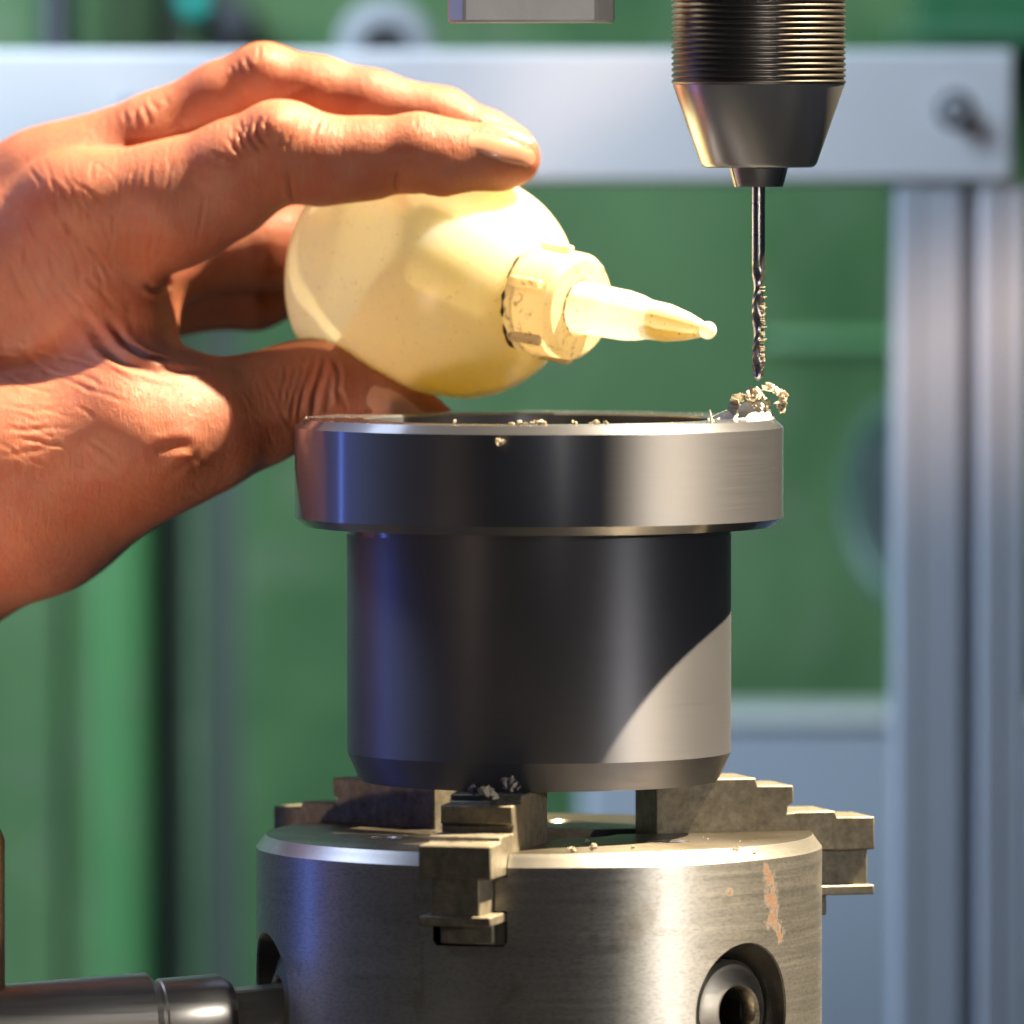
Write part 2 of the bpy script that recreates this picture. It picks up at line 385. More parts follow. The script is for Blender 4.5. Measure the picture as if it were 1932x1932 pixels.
# green machine body
YG = 860
gm = thing('green_machine', 'large green painted machine body standing blurred behind the hand and the chuck', 'machine', (0, YG, -400))
def slab(name, x0, x1, y0, y1, Y, th, mat, par, b=2.5):
    a = P(x0, y0, Y); c = P(x1, y1, Y)
    return bev(MB().box((a[0], c[0]), (Y, Y + th), (c[2], a[2])).build(name, mat, par, angle=40), b, 3)
slab('body_panel', 455, 3200, -900, 3200, YG, 60, M['green'], gm)
slab('body_panel', -1500, 120, -900, 3200, YG - 10, 60, M['green'], gm)
slab('column', 172, 292, 300, 3200, YG - 15, 20, M['green_light'], gm, 6)
slab('body_panel', 120, 300, -900, 3200, YG - 7, 60, M['green'], gm)
slab('body_panel', 336, 402, -900, 3200, YG + 5, 60, M['green'], gm, 6)
slab('back_plate', 280, 480, -900, 3200, YG + 6, 20, M['grey_green'], gm)
slab('side_panel', 1732, 3200, -700, 72, YG - 40, 36, M['green_dark'], gm)
slab('trim_strip', 1690, 3200, 48, 88, YG - 62, 20, M['green_dark'], gm, 2)
slab('sheen_band', 1440, 3200, 628, 664, YG - 3, 8, M['green_light'], gm, 4)  # pale strip stands in for a highlight on the green paint
slab('conduit', 72, 138, -600, 400, YG - 60, 30, M['darkgrey'], gm, 8)
def knob(name, x, y, Y, prof, mat):
    return MB().lathe(prof, P(x, y, Y), (0, -1, 0), 40).build(name, mat, gm)
knob('indicator_button', 368, 5, YG, [(0, 16), (3.5, 15), (4.6, 12), (4.8, 0)], M['teal'])
knob('control_knob', 444, 40, YG, [(0, 20), (5, 20), (6.4, 18), (6.6, 0)], M['darkgrey'])
k = P(727, 92, 700)
hw = MB()
hw.lathe([(13.5 * 1 + 0, -3), (14.5, -4), (11, -5), (8.0, -4), (7.6, 0), (8, 4), (13.5, 3)], k, (0, -1, 0), 48, True)
d1 = hw.build('dial_ring', M['grey'], gm)
MB().lathe([(0, 1), (8, 1), (8.2, -3), (0, -3)], k, (0, -1, 0), 32).build('dial_face', M['darkgrey'], gm)
MB().lathe([(3, -160), (3, -3)], k, (0, -1, 0), 16).build('dial_shaft', M['darkgrey'], gm)
# hand wheel half hidden by the upright
hc = P(1725, 950, 800)
hax = np.array([-.80, -.60, .0])
rim = MB(); prof = [(30 + 4.2 * math.cos(t), 4.2 * math.sin(t)) for t in np.linspace(0, 2 * math.pi, 14)[:-1]]
rim.lathe(prof, hc, hax, 56, True); hwl = rim.build('handwheel', M['wheel'], gm)
hb = MB().lathe([(0, 8), (9, 8), (10, 5), (10, -18), (0, -18)], hc, hax, 32).build('hub', M['darkgrey'], hwl)
a_, b_, _ = basis(hax)
for t in (30, 150, 270):
    dd = a_ * math.cos(R(t)) + b_ * math.sin(R(t))
    MB().tube([hc + dd * 8, hc + dd * 28], 3.0, 10).build('spoke', M['darkgrey'], hwl)
MB().lathe([(0, 2), (25, 2), (25, -6), (0, -6)], hc, hax, 40).build('web_plate', M['web'], hwl)
for (x, y, r_) in ((1300, 1090, 2.2), (1630, 940, 1.6)):
    pass
# cabinet low right
cb = thing('grey_cabinet', 'blue grey steel cabinet with a pale top ledge low behind the right jaw', 'cabinet', (0, 700, -500))
slab('cabinet_body', 1100, 3000, 1372, 3200, 702, 120, M['cabinet'], cb)
slab('top_ledge', 1090, 3000, 1348, 1371.5, 700, 62, M['ledge'], cb, 3)

# white beam and aluminium upright
mf = thing('machine_frame', 'white enamelled cross beam bolted on a grey aluminium upright behind the hand', 'machine frame', (110, YB, -400))
a = P(-1500, 95, YB); c = P(1915, 346, YB)
bev(MB().box((a[0], c[0]), (YB, YB + 34), (c[2], a[2])).build('cross_beam', M['white'], mf, angle=40), 1.6, 3)
kx = K(YB)
x0 = P(1690, 900, YB)[0]
pr = [(0, 1.2), (1.0, 0), (6.2, 0), (6.6, .3), (17.4, .3), (18.2, 1.0), (18.6, 6), (22.0, 6), (22.4, 1.0), (23.8, 0), (27.5, 0), (28.1, .5), (35.2, .5), (36, 1.4), (36, 36), (0, 36)]
pz0, pz1 = P(1700, 347, YB)[2] - .4, P(1700, 3000, YB)[2]
MB().prism([(p, q) for p, q in pr], (x0, YB + 1, 0), np.array([1., 0, 0]), np.array([0, 1., 0]), ZUP, pz1, pz0).build('upright', M['alu'], mf, angle=None)
bp = P(1803, 208, YB)
def bolt(p, r_, h, par):
    o = MB().lathe([(0, h * .7), (r_ * .5, h * .7), (r_ * .55, h), (r_ * .85, h), (r_, h * .8), (r_, 0)], p, (0, -1, 0), 28).build('bolt', M['bolt'], par)
    MB().lathe([(0, .3), (r_ * 1.5, .3), (r_ * 1.6, -.1), (0, -.1)], p, (0, -1, 0), 28).build('washer', M['darkgrey'], o); return o
bolt(bp, 3.4, 4.5, mf); 
tag(MB().lathe([(0, .5), (1.4, .5), (2.0, .2), (2.2, 0)], P(235, 190, YB), (0, -1, 0), 20).build('small_screw', M['alu'], mf))

# ------------------------------------------------------------------ chuck
ZT = z_of(1574)                     # -94.2 top face
body_p = [(17.0, -190), (17.0, ZT - 1), (17.8, ZT), (62.0, ZT), (64.2, ZT - 2.9), (64.2, -190)]
ch = thing('lathe_chuck', 'big scuffed steel three jaw chuck with a rust streak, carrying the flanged sleeve', 'lathe chuck', (0, 0, -190))
JA, SA = (-14, 106, -134), (-74, 46, 166)
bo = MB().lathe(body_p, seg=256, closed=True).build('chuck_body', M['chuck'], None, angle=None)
ZS = -131.0
cutters = []
for a in JA:
    d = azdir(a); t = np.cross(ZUP, d)
    poly = [(-8.45, ZT + 5), (-8.45, -99.2), (-5.75, -99.2), (-5.75, -106.7), (-8.45, -106.7), (-8.45, -113.6), (-7.6, -114.6), (7.6, -114.6), (8.45, -113.6), (8.45, -106.7), (5.75, -106.7), (5.75, -99.2), (8.45, -99.2), (8.45, ZT + 5)]
    cutters.append(MB().prism(poly, (0, 0, 0), t, ZUP, d, 10, 90).build('c', None))
for a in SA:
    d = azdir(a)
    prof = [(0, 38), (11.9, 38), (11.9, 56.5), (13.0, 58.5), (17.0, 67), (17, 70), (0, 70)]
    cutters.append(MB().lathe(prof, (0, 0, ZS), d, 72).build('c', None))
HA = (-70, 50, 170)
for a in HA:
    d = azdir(a); cutters.append(MB().lathe([(0, ZT - 14), (4.4, ZT - 14), (4.4, ZT - .5), (4.9, ZT + .1), (4.9, ZT + 3), (0, ZT + 3)], d * 38, ZUP, 40).build('c', None))
for cu in cutters:
    m = bo.modifiers.new('cut', 'BOOLEAN'); m.operation = 'DIFFERENCE'; m.object = cu; m.solver = 'EXACT'
dg = bpy.context.evaluated_depsgraph_get(); dg.update()
me = bpy.data.meshes.new_from_object(bo.evaluated_get(dg)); bo.modifiers.clear(); old = bo.data; bo.data = me; bpy.data.meshes.remove(old)
me.name = 'chuck_body'
for cu in cutters: dm = cu.data; bpy.data.objects.remove(cu); bpy.data.meshes.remove(dm)
me.polygons.foreach_set('use_smooth', np.ones(len(me.polygons), dtype=bool)); me.set_sharp_from_angle(angle=R(28))
bo.parent = ch; bo.location = -world_off(ch)
for a in JA:
    d = azdir(a); t = np.cross(ZUP, d)
    prof = [(25.2, -98.9), (25.2, -82.02), (49.0, -82.02), (49.5, -83.8), (58.0, -83.9), (58.0, -88.0), (56.6, -88.4), (56.6, -90.2), (58.5, -89.9), (68.0, -89.9), (68.5, -91.3), (77.4, -91.4), (77.4, -98.9)]
    j = MB().prism(prof, (0, 0, 0), d, ZUP, t, -8.2, 8.2)
    j.frame_box((0, 0, 0), d, t, ZUP, (24.4, 76.6), (-5.4, 5.4), (-107.2, -98.0))
    j.frame_box((0, 0, 0), d, t, ZUP, (24.4, 77.4), (-8.15, 8.15), (-109.2, -106.95))
    j.frame_box((0, 0, 0), d, t, ZUP, (64.6, 66.6), (-6, 6), (-113.9, -108.9))
    bev(j.build('jaw', M['jaw'], ch, angle=30), .35, 2)
    # bed of the jaw slot: lead block seen under the rail
    MB().frame_box((0, 0, 0), d, t, ZUP, (30, 63.2), (-3.6, 8.0), (-114.4, -109.6)).build('scroll_block', M['pinion'], ch, angle=30)
for a in SA:
    d = azdir(a); a1, b1, c1 = basis(d); p = MB()
    org = np.array([0, 0, ZS])
    org = org + d * 2.0
    p.lathe([(11.6, 39), (11.6, 56.6), (10.6, 57.6), (9.2, 57.9), (6.6, 59.3), (6.0, 59.3), (5.6, 58.6), (5.6, 56.0)], org, d, 64)
    # round mouth narrowing to a square socket
    n = 64; v = []; f = []
    for i in range(n):
        th = 2 * math.pi * i / n; u = np.array([math.cos(th), math.sin(th)]); q = u / max(abs(u)) * 5.0 if True else u
        q = q if np.linalg.norm(q) < 5.55 else u * 5.55
        v += [org + (a1 * u[0] + b1 * u[1]) * 5.6 + c1 * 56.0, org + (a1 * q[0] + b1 * q[1]) + c1 * 55.6, org + (a1 * q[0] + b1 * q[1]) + c1 * 41]
    for i in range(n):
        j = (i + 1) % n; f += [(3 * i, 3 * i + 1, 3 * j + 1, 3 * j), (3 * i + 1, 3 * i + 2, 3 * j + 2, 3 * j + 1)]
    sk = p.build('key_socket', M['pinion'], ch, angle=30)
    f.append(tuple(3 * i + 2 for i in range(n))); obj('square_hole', v, f, M['black'], sk, 30)  # near-black walls paint in the shade inside the hole
for a in HA:
    d = azdir(a); MB().lathe([(0, -9.0), (1.6, -9.0), (1.7, -6), (3.4, -6), (4.0, -6.6), (4.2, -13)], d * 38 + ZUP * ZT, ZUP, 32).build('cap_screw', M['black'], ch)

# ------------------------------------------------------------------ chuck key
d = azdir(-74); kd = d * math.cos(R(3.2)) - ZUP * math.sin(R(3.2))
k0 = d * 64.2 + ZUP * (ZS - 1.2); ck = thing('chuck_key', 'dark steel chuck key with T handle pushed into the left socket of the chuck', 'chuck key', k0 + kd * 65 - ZUP * 48)
ka, kb, kc = basis(kd); ks = np.cross(ZUP, kc); ks /= np.linalg.norm(ks); ku = np.cross(kc, ks)
bev(MB().frame_box(k0, kc, ks, ku, (-8.5, 8.4), (-4.75, 4.75), (-4.75, 4.75)).build('square_tip', M['key'], ck, angle=30), .5, 2)
MB().lathe([(0, 8.0), (6.6, 8.0), (8.5, 10.8), (8.5, 24.2), (8.1, 24.6), (8.1, 25.4), (10.1, 27.3), (10.1, 76), (9, 77), (0, 77)], k0, kd, 72).build('shank', M['key'], ck)
tb = k0 + kd * 66.3
MB().lathe([(0, 47), (3, 46.6), (5, 45.4), (6, 43), (6, -46), (5, -48.4), (3, -49.6), (0, -50)], tb, (0, 0, 1), 40).build('handle', m_bright('worn_brass_handle', (.45, .28, .14), .35, 0), ck)

# ------------------------------------------------------------------ flanged sleeve
fs = thing('flanged_sleeve', 'dark grey turned plastic sleeve with a thick flange standing on the chuck jaws', 'workpiece', (0, 0, -82))
MB().lathe([(39.6, -26), (39.6, -.5), (40.0, 0), (53.4, 0), (55.35, -1.9), (55.35, -22.3), (52.9, -24.3), (43.7, -24.4), (43.7, -26)], seg=256, closed=True).build('flange', M['plastic'], fs, angle=25)
MB().lathe([(39.6, -82), (39.6, -25), (43.56, -25), (43.56, -75.5), (41.0, -81.2), (40.4, -82)], seg=256, closed=True).build('barrel', M['plastic_fine'], fs, angle=20)

# ------------------------------------------------------------------ drill chuck, bit, bar
DX = (1431 - 1017) * .12
dc = thing('drill_chuck', 'grey keyless drill chuck with a grooved sleeve hanging over the flange edge', 'drill chuck', (DX, 0, z_of(352)))
pr = []; z = z_of(158); r0 = 19.75
pr.append((r0 - .9, z - .02)); pr.append((r0 - .35, z))
while z < 128:
    pr += [(r0, z + .30), (r0, z + .62), (r0 - .55, z + 1.12), (r0 - .55, z + 1.24)]; z += 1.32
pr += [(18, z + 1), (0, z + 1)]
MB().lathe([(0, z_of(158) - .02)] + pr, (DX, 0, 0), ZUP, 160).build('grooved_sleeve', M['knurl'], dc, angle=50)
MB().lathe([(0, z_of(157)), (19.3, z_of(157)), (19.45, z_of(160)), (13.2, z_of(308)), (12.6, z_of(314)), (12.0, z_of(316)), (6.9, z_of(316)), (6.8, z_of(312)), (0, z_of(312))], (DX, 0, 0), ZUP, 160).build('nose_cone', simple('polished_nose_steel', (.66, .65, .64), .27, .8, .5, .05, 25), dc, angle=25)
for kk in range(3):
    a0 = R(25 + 120 * kk); pv = []
    for (r_, zz) in ((6.7, z_of(312)), (6.5, z_of(322)), (5.5, z_of(352))):
        ring = []
        for s_ in np.linspace(-57, 57, 15): ring.append((DX + r_ * math.cos(a0 + R(s_)), r_ * math.sin(a0 + R(s_)), zz))
        ring.append((DX + 1.25 * math.cos(a0 + R(30)), 1.25 * math.sin(a0 + R(30)), zz)); ring.append((DX + 1.25 * math.cos(a0 - R(30)), 1.25 * math.sin(a0 - R(30)), zz)); pv.append(ring)
    mb = MB(); n = 17; mb.add([q for rg in pv for q in rg], [tuple(range(n)), tuple(range(3 * n - 1, 2 * n - 1, -1))] + [(i + n * L, (i + 1) % n + n * L, (i + 1) % n + n * (L + 1), i + n * (L + 1)) for L in range(2) for i in range(n)])
    mb.build('chuck_jaw', M['key'], dc, angle=30)
# twist drill
db = thing('drill_bit', 'thin twist drill held in the drill chuck with swarf clinging to its flutes', 'drill bit', (DX, 0, z_of(722)))
zt, z1, z2 = z_of(719), z_of(480), z_of(345); rad = 1.46
MB().lathe([(0, z2), (rad, z2), (rad, z1 + .4), (rad * .98, z1), (0, z1)], (DX, 0, 0), ZUP, 32).build('shank', M['drill'], db)
n = 48; v = []; f = []; NL = 150
zs = np.linspace(zt + .95, z1 + .5, NL)
for iz, zz in enumerate(zs):
    tw = 2 * math.pi * (zz - zt) / 21.; fade = min(1, max(0, (z1 + .5 - zz) / 5.0)); fade = fade * fade * (3 - 2 * fade)
    for i in range(n):
        th = 2 * math.pi * i / n; q = math.cos(th)             # two flutes
        fl = max(0., (abs(q) - .45) / .55); r_ = rad * (1 - fade * .27 * fl ** .8)
        if abs(q) < .45 and abs(q) > .12: r_ = rad * (1 - .05 * fade)
        v.append((DX + r_ * math.cos(th + tw), r_ * math.sin(th + tw), zz))
for L in range(NL - 1):
    for i in range(n): j = (i + 1) % n; f.append((L * n + i, L * n + j, (L + 1) * n + j, (L + 1) * n + i))
v.append((DX, 0, zt)); f += [(i, (i + 1) % n, len(v) - 1) for i in range(n)]
obj('fluted_tip', v, f, M['drill'], db, 40)

bl = P(845, 42, -10); br = P(1160, 42, -10)
sb = thing('steel_bar', 'square grey steel bar end hanging at the top between hand and drill chuck', 'steel bar', ((bl[0] + br[0]) / 2, 2, bl[2]))
wd = br[0] - bl[0]; oct_ = [(0, 5), (3.6, 0), (wd - 4.1, 0), (wd, 5), (wd, 24), (0, 24)]
bev(MB().prism(oct_, (bl[0], -10, 0), np.array([1., 0, 0]), np.array([0, 1., 0]), ZUP, bl[2], bl[2] + 60).build('bar_end', M['bar'], sb, angle=25), .55, 1)

# ------------------------------------------------------------------ oil bottle
tip = P(1345, 625, 8); axd = None
c_sph = P(878, 540, 8 + 45.5)
ax = tip - c_sph; L_ = np.linalg.norm(ax); ax /= L_
rb = 212 * K(50)
ob = thing('oil_bottle', 'milky squeeze bottle of yellow cutting oil held in the fingers, nozzle towards the drill', 'squeeze bottle', c_sph - ax * 34)
HC = 35.4
prof = [(0, -HC + 1.5), (rb * .6, -HC + 1.2), (rb * .82, -HC), (rb * .93, -HC + .9), (rb * .985, -HC + 3.2), (rb, -HC + 6)]
prof += [(rb, -HC + 8 + (HC - 8) * t) for t in np.linspace(0, 1, 6)]
nk = 13.0
for t in np.linspace(4, 90, 26):
    r_ = rb * math.cos(R(t)); h_ = rb * .985 * math.sin(R(t))
    if r_ < nk: break
    prof.append((r_, h_))
hn = prof[-1][1] + .6
prof += [(nk - .6, hn), (nk - 1.5, hn + 1), (nk - 3.5, hn + 1.4), (nk - 4, hn + 1.2)]
MB().lathe(prof, c_sph, ax, 128).build('bottle_body', M['shell'], ob, angle=40)
# oil inside with its top clipped
lp = [(0, -HC + 3)] + [(max(0, r_ - 1.3), min(max(h_, -HC + 3), hn - 1)) for (r_, h_) in prof[3:-3]] + [(0, hn - 1)]
ml = MB().lathe(lp, c_sph, ax, 96)
zl = P(800, 462, 60)[2]
def cut(p0, p1):
    # clips the oil along a slanted line from p0 to p1 of the photograph
    a0, b0 = P(*p0, 60), P(*p1, 60); t_ = (b0 - a0); t_[1] = 0; t_ /= np.linalg.norm(t_); nn_ = np.array([-t_[2], 0, t_[0]])
    for q in ml.v:
        e_ = (q - a0) @ nn_
        if e_ > 0: q -= nn_ * e_
for p0, p1 in (((640, 640), (712, 520)), ((690, 535), (775, 465)), ((745, 478), (830, 458)), ((800, 458), (950, 490))): cut(p0, p1)
ml.build('cutting_oil', M['liquid'], ob, angle=40)
hc0 = hn - .4; CL = 12.4; rc = 12.6
cap = MB().lathe([(rc - 1, hc0), (rc + .75, hc0), (rc + .75, hc0 + 1.7), (rc, hc0 + 2.1), (rc - .25, hc0 + CL - 1.6), (rc - 1.6, hc0 + CL), (6.6, hc0 + CL), (6.4, hc0 + CL - .5), (5.9, hc0 + CL - .5)], c_sph, ax, 96).build('cap', M['cap'], ob, angle=35)
ca, cb_, cc = basis(ax)
for t in (38, 98, 158, 218, 278, 338):
    u = ca * math.cos(R(t)) + cb_ * math.sin(R(t)); s_ = np.cross(cc, u)
    bev(MB().frame_box(c_sph, u, s_, cc, (rc - 1.2, rc + 1.25), (-1.15, 1.15), (hc0 + .2, hc0 + CL - 3.0)).build('grip_rib', M['cap'], cap, angle=35), .5, 3)
h0 = hc0 + CL - .6; h1 = L_
sc = (h1 - h0)
noz = [(6.0, h0), (5.75, h0 + .35 * sc), (5.3, h0 + .44 * sc), (4.55, h0 + .52 * sc), (4.35, h0 + .66 * sc), (3.3, h0 + .80 * sc), (1.9, h0 + .915 * sc), (1.55, h0 + .94 * sc)]
for t in np.linspace(-60, 60, 9): noz.append((2.05 * math.cos(R(t)), h0 + .962 * sc + 2.05 * math.sin(R(t))))
noz += [(.5, h0 + .962 * sc + 1.9), (.45, h0 + .962 * sc + .8), (0, h0 + .962 * sc + .8)]
MB().lathe(noz, c_sph, ax, 64).build('nozzle', M['nozzle'], ob, angle=50)
MB().lathe([(0, h0 + .55 * sc), (3.6, h0 + .56 * sc), (3.7, h0 + .62 * sc), (2.6, h0 + .79 * sc), (1.1, h0 + .92 * sc), (0, h0 + .93 * sc)], c_sph, ax, 40).build('nozzle_oil', M['liquid'], ob, angle=50)
# grime ring where cap meets shoulder and nozzle
def arc(r_, h_, w_, t0, t1, seed):
    random.seed(seed); ts = np.linspace(t0, t1, max(6, int((t1 - t0) / 5)))
    pts = [c_sph + cc * h_ + (ca * math.cos(R(t)) + cb_ * math.sin(R(t))) * r_ for t in ts]
    MB().tube(pts, [w_ * random.uniform(.25, 1) * (1 if 0 < k_ < len(ts) - 1 else .3) for k_ in range(len(ts))], 6).build('grime', M['grime'], cap, angle=60)
for q in ((rc + .85, hc0 - .05, .5, 128, 158, 1), (rc + .85, hc0 - .05, .6, 170, 196, 2), (rc + .85, hc0 - .1, .8, 204, 236, 3), (rc - .1, hc0 + 1.9, .22, 112, 150, 6),
          (6.35, hc0 + CL, .34, 84, 118, 4), (6.35, hc0 + CL, .30, 128, 236, 5)): arc(*q)

# ------------------------------------------------------------------ the hand
H_RES = 1.0
gx0, gx1 = P(-760, 600, 80)[0], P(1060, 600, 80)[0]
gz0, gz1 = P(0, 1560, 80)[2], P(0, 60, 80)[2]
gy0, gy1 = 12., 150.
gx = np.arange(gx0, gx1, H_RES, dtype=np.float32); gy = np.arange(gy0, gy1, H_RES, dtype=np.float32); gz = np.arange(gz0, gz1, H_RES, dtype=np.float32)
SH = (len(gx), len(gy), len(gz))
BIG = 40.
def smin(a, b, k):
    h = np.maximum(k - np.abs(a - b), 0) / k
    return np.minimum(a, b) - h * h * (k * .25)
def chain(joints, k=3.):
    """joints (x, y, depth, radius px): round cones along them, smoothly joined; only evaluated near the chain"""
    D = np.full(SH, BIG, np.float32)
    pts = [(P(x, y, Y), r_ * K(Y)) for (x, y, Y, r_) in joints]
    if len(pts) == 1: pts = pts * 2
    for (p, ra), (q, rb_) in zip(pts, pts[1:]):
        m = max(ra, rb_) + 22
        lo = np.minimum(p, q) - m; hi = np.maximum(p, q) + m
        sl_ = [slice(max(0, int(np.searchsorted(g, lo[i]))), int(np.searchsorted(g, hi[i]))) for i, g in enumerate((gx, gy, gz))]
        X = gx[sl_[0]][:, None, None] - p[0]; Y_ = gy[sl_[1]][None, :, None] - p[1]; Z = gz[sl_[2]][None, None, :] - p[2]
        ba = (q - p).astype(np.float32); l2 = float(ba @ ba) + 1e-9
        t = np.clip((X * ba[0] + Y_ * ba[1] + Z * ba[2]) / l2, 0, 1)
        dd = np.sqrt((X - ba[0] * t) ** 2 + (Y_ - ba[1] * t) ** 2 + (Z - ba[2] * t) ** 2) - (ra + (rb_ - ra) * t)
        s3 = tuple(sl_); D[s3] = smin(D[s3], dd, k)
    return D
index = chain([(150, 405, 60, 112), (330, 378, 53, 112), (450, 322, 48, 97), (527, 291, 46, 91), (610, 300, 45, 80), (690, 297, 44, 73), (790, 288, 43, 72), (850, 297, 43, 67), (925, 297, 43, 61), (964, 297, 43, 56)], 3)
index = smin(index, chain([(520, 258, 45, 62), (545, 256, 45, 60)], 3), 4)
index = smin(index, chain([(845, 318, 42, 50), (930, 312, 42, 44)], 3), 3)
index = smin(index, chain([(600, 325, 44, 58), (700, 318, 43, 52)], 3), 3)
index = smin(index, chain([(330, 420, 50, 80), (430, 385, 49, 62)], 3), 6)
middle = chain([(80, 345, 80, 98), (300, 262, 75, 86), (420, 190, 72, 72), (498, 152, 70, 68), (600, 175, 68, 66), (700, 198, 66, 64), (835, 228, 64, 60), (920, 262, 62, 50), (965, 275, 61, 42)], 3)
ringf = chain([(110, 450, 98, 90), (350, 480, 96, 84), (520, 470, 96, 76), (690, 420, 96, 66), (850, 430, 92, 58), (960, 470, 84, 50)], 3)
pinky = chain([(140, 560, 112, 80), (330, 560, 112, 70), (480, 560, 110, 60), (620, 520, 108, 54), (740, 520, 102, 48)], 3)
thumb = chain([(250, 835, 38, 138), (390, 805, 42, 116), (480, 775, 49, 102), (560, 745, 54, 94), (610, 738, 55, 92), (690, 762, 56, 80), (770, 798, 57, 66), (815, 815, 58, 54)], 4)
palm = chain([(170, 415, 64, 110), (60, 520, 70, 130), (-120, 700, 78, 150), (-330, 900, 88, 165)], 10)
palm = smin(palm, chain([(95, 360, 80, 92), (-20, 440, 86, 115), (-330, 800, 98, 150)], 10), 14)
palm = smin(palm, chain([(110, 460, 98, 90), (-250, 800, 110, 140)], 10), 14)
palm = smin(palm, chain([(140, 560, 112, 78), (-250, 880, 118, 120)], 10), 14)
palm = smin(palm, chain([(190, 500, 60, 96), (225, 620, 58, 88), (255, 720, 48, 90)], 8), 12)
palm = smin(palm, chain([(300, 520, 86, 45), (290, 640, 86, 40)], 8), 10)
palm = smin(palm, chain([(250, 835, 38, 138), (60, 915, 46, 188), (-160, 990, 62, 215), (-420, 1110, 84, 225)], 10), 16)
palm = smin(palm, chain([(-330, 900, 95, 210), (-560, 1120, 100, 235), (-700, 1230, 104, 240)], 10), 18)
def onto_palm(F, k): return smin(F, palm, k)
D = onto_palm(index, 9); D = np.minimum(D, BIG)
for F, k in ((middle, 9), (ringf, 9), (pinky, 9)):
    D = smin(D, onto_palm(F, k), .8)
D = smin(D, onto_palm(thumb, 12), 1.5)
# the fingers give a little where they press the bottle: keep the flesh out of it
rel = None
XX = gx[:, None, None] - c_sph[0]; YY = gy[None, :, None] - c_sph[1]; ZZ = gz[None, None, :] - c_sph[2]
hh = XX * ax[0] + YY * ax[1] + ZZ * ax[2]
tt = np.clip(hh, -HC + 2, 0)
bot = np.sqrt((XX - ax[0] * tt) ** 2 + (YY - ax[1] * tt) ** 2 + (ZZ - ax[2] * tt) ** 2) - (rb + .12)
bot = np.where(hh < -HC + 2, np.maximum(np.sqrt(np.maximum(XX**2 + YY**2 + ZZ**2 - hh**2, 0)) - rb, -HC - hh), bot).astype(np.float32)
D = np.maximum(D, -bot)
del XX, YY, ZZ, hh, tt, bot, index, middle, ringf, pinky, thumb, palm

def surface_nets(D):
    ins = D < 0
    cs = tuple(s_ - 1 for s_ in D.shape); acc = np.zeros((np.prod(cs), 3), np.float64); cnt = np.zeros(np.prod(cs))
    quads = []
    for ax_ in range(3):
        a_s = [slice(None)] * 3; b_s = [slice(None)] * 3; a_s[ax_] = slice(0, -1); b_s[ax_] = slice(1, None)
        A = ins[tuple(a_s)]; B = ins[tuple(b_s)]
        e = np.argwhere(A != B)
        d0 = D[tuple(a_s)][tuple(e.T)]; d1 = D[tuple(b_s)][tuple(e.T)]; t = d0 / (d0 - d1)
        pos = e.astype(float); pos[:, ax_] += t
        o1, o2 = [i for i in range(3) if i != ax_]
        ids = []
        ok = np.ones(len(e), bool)
        for (p, q) in ((-1, -1), (0, -1), (0, 0), (-1, 0)):
            c_ = e.copy(); c_[:, o1] += p; c_[:, o2] += q
            good = (c_ >= 0).all(1) & (c_ < np.array(cs)).all(1); ok &= good
            cid = np.where(good, np.ravel_multi_index(np.clip(c_, 0, np.array(cs) - 1).T, cs), 0); ids.append(cid)
            np.add.at(acc, cid[good], pos[good]); np.add.at(cnt, cid[good], 1)
        qd = np.stack(ids, 1)[ok]; flip = A[tuple(e.T)][ok]
        if ax_ == 1: flip = ~flip
        qd[~flip] = qd[~flip][:, ::-1]; quads.append(qd)
    quads = np.concatenate(quads); used = np.unique(quads); mp = np.full(len(cnt), -1); mp[used] = np.arange(len(used))
    return acc[used] / cnt[used][:, None], mp[quads]
V, Q = surface_nets(D); del D
V = V * H_RES + np.array([gx[0], gy[0], gz[0]])
E = np.unique(np.sort(np.concatenate([Q[:, [0, 1]], Q[:, [1, 2]], Q[:, [2, 3]], Q[:, [3, 0]]]), 1), axis=0)
def relax(V, E, n, lam):
    deg = np.bincount(E.ravel(), minlength=len(V)).astype(float)[:, None]
    for _ in range(n):
        for l_ in (lam, -lam * 1.02):
            s_ = np.stack([np.bincount(E[:, 0], V[E[:, 1], i], len(V)) + np.bincount(E[:, 1], V[E[:, 0], i], len(V)) for i in range(3)], 1) / np.maximum(deg, 1)
            V = V + l_ * (s_ - V)
    return V
V = relax(V, E, 5, .55)
bvh = BVHTree.FromPolygons([tuple(q) for q in V], [tuple(int(i) for i in q) for q in Q])
def hit(x, y):
    d_ = ray(x, y); h_ = bvh.ray_cast(Vector(CAM), Vector(d_))
    return (None, None) if h_[0] is None else (np.array(h_[0]), np.array(h_[1]))
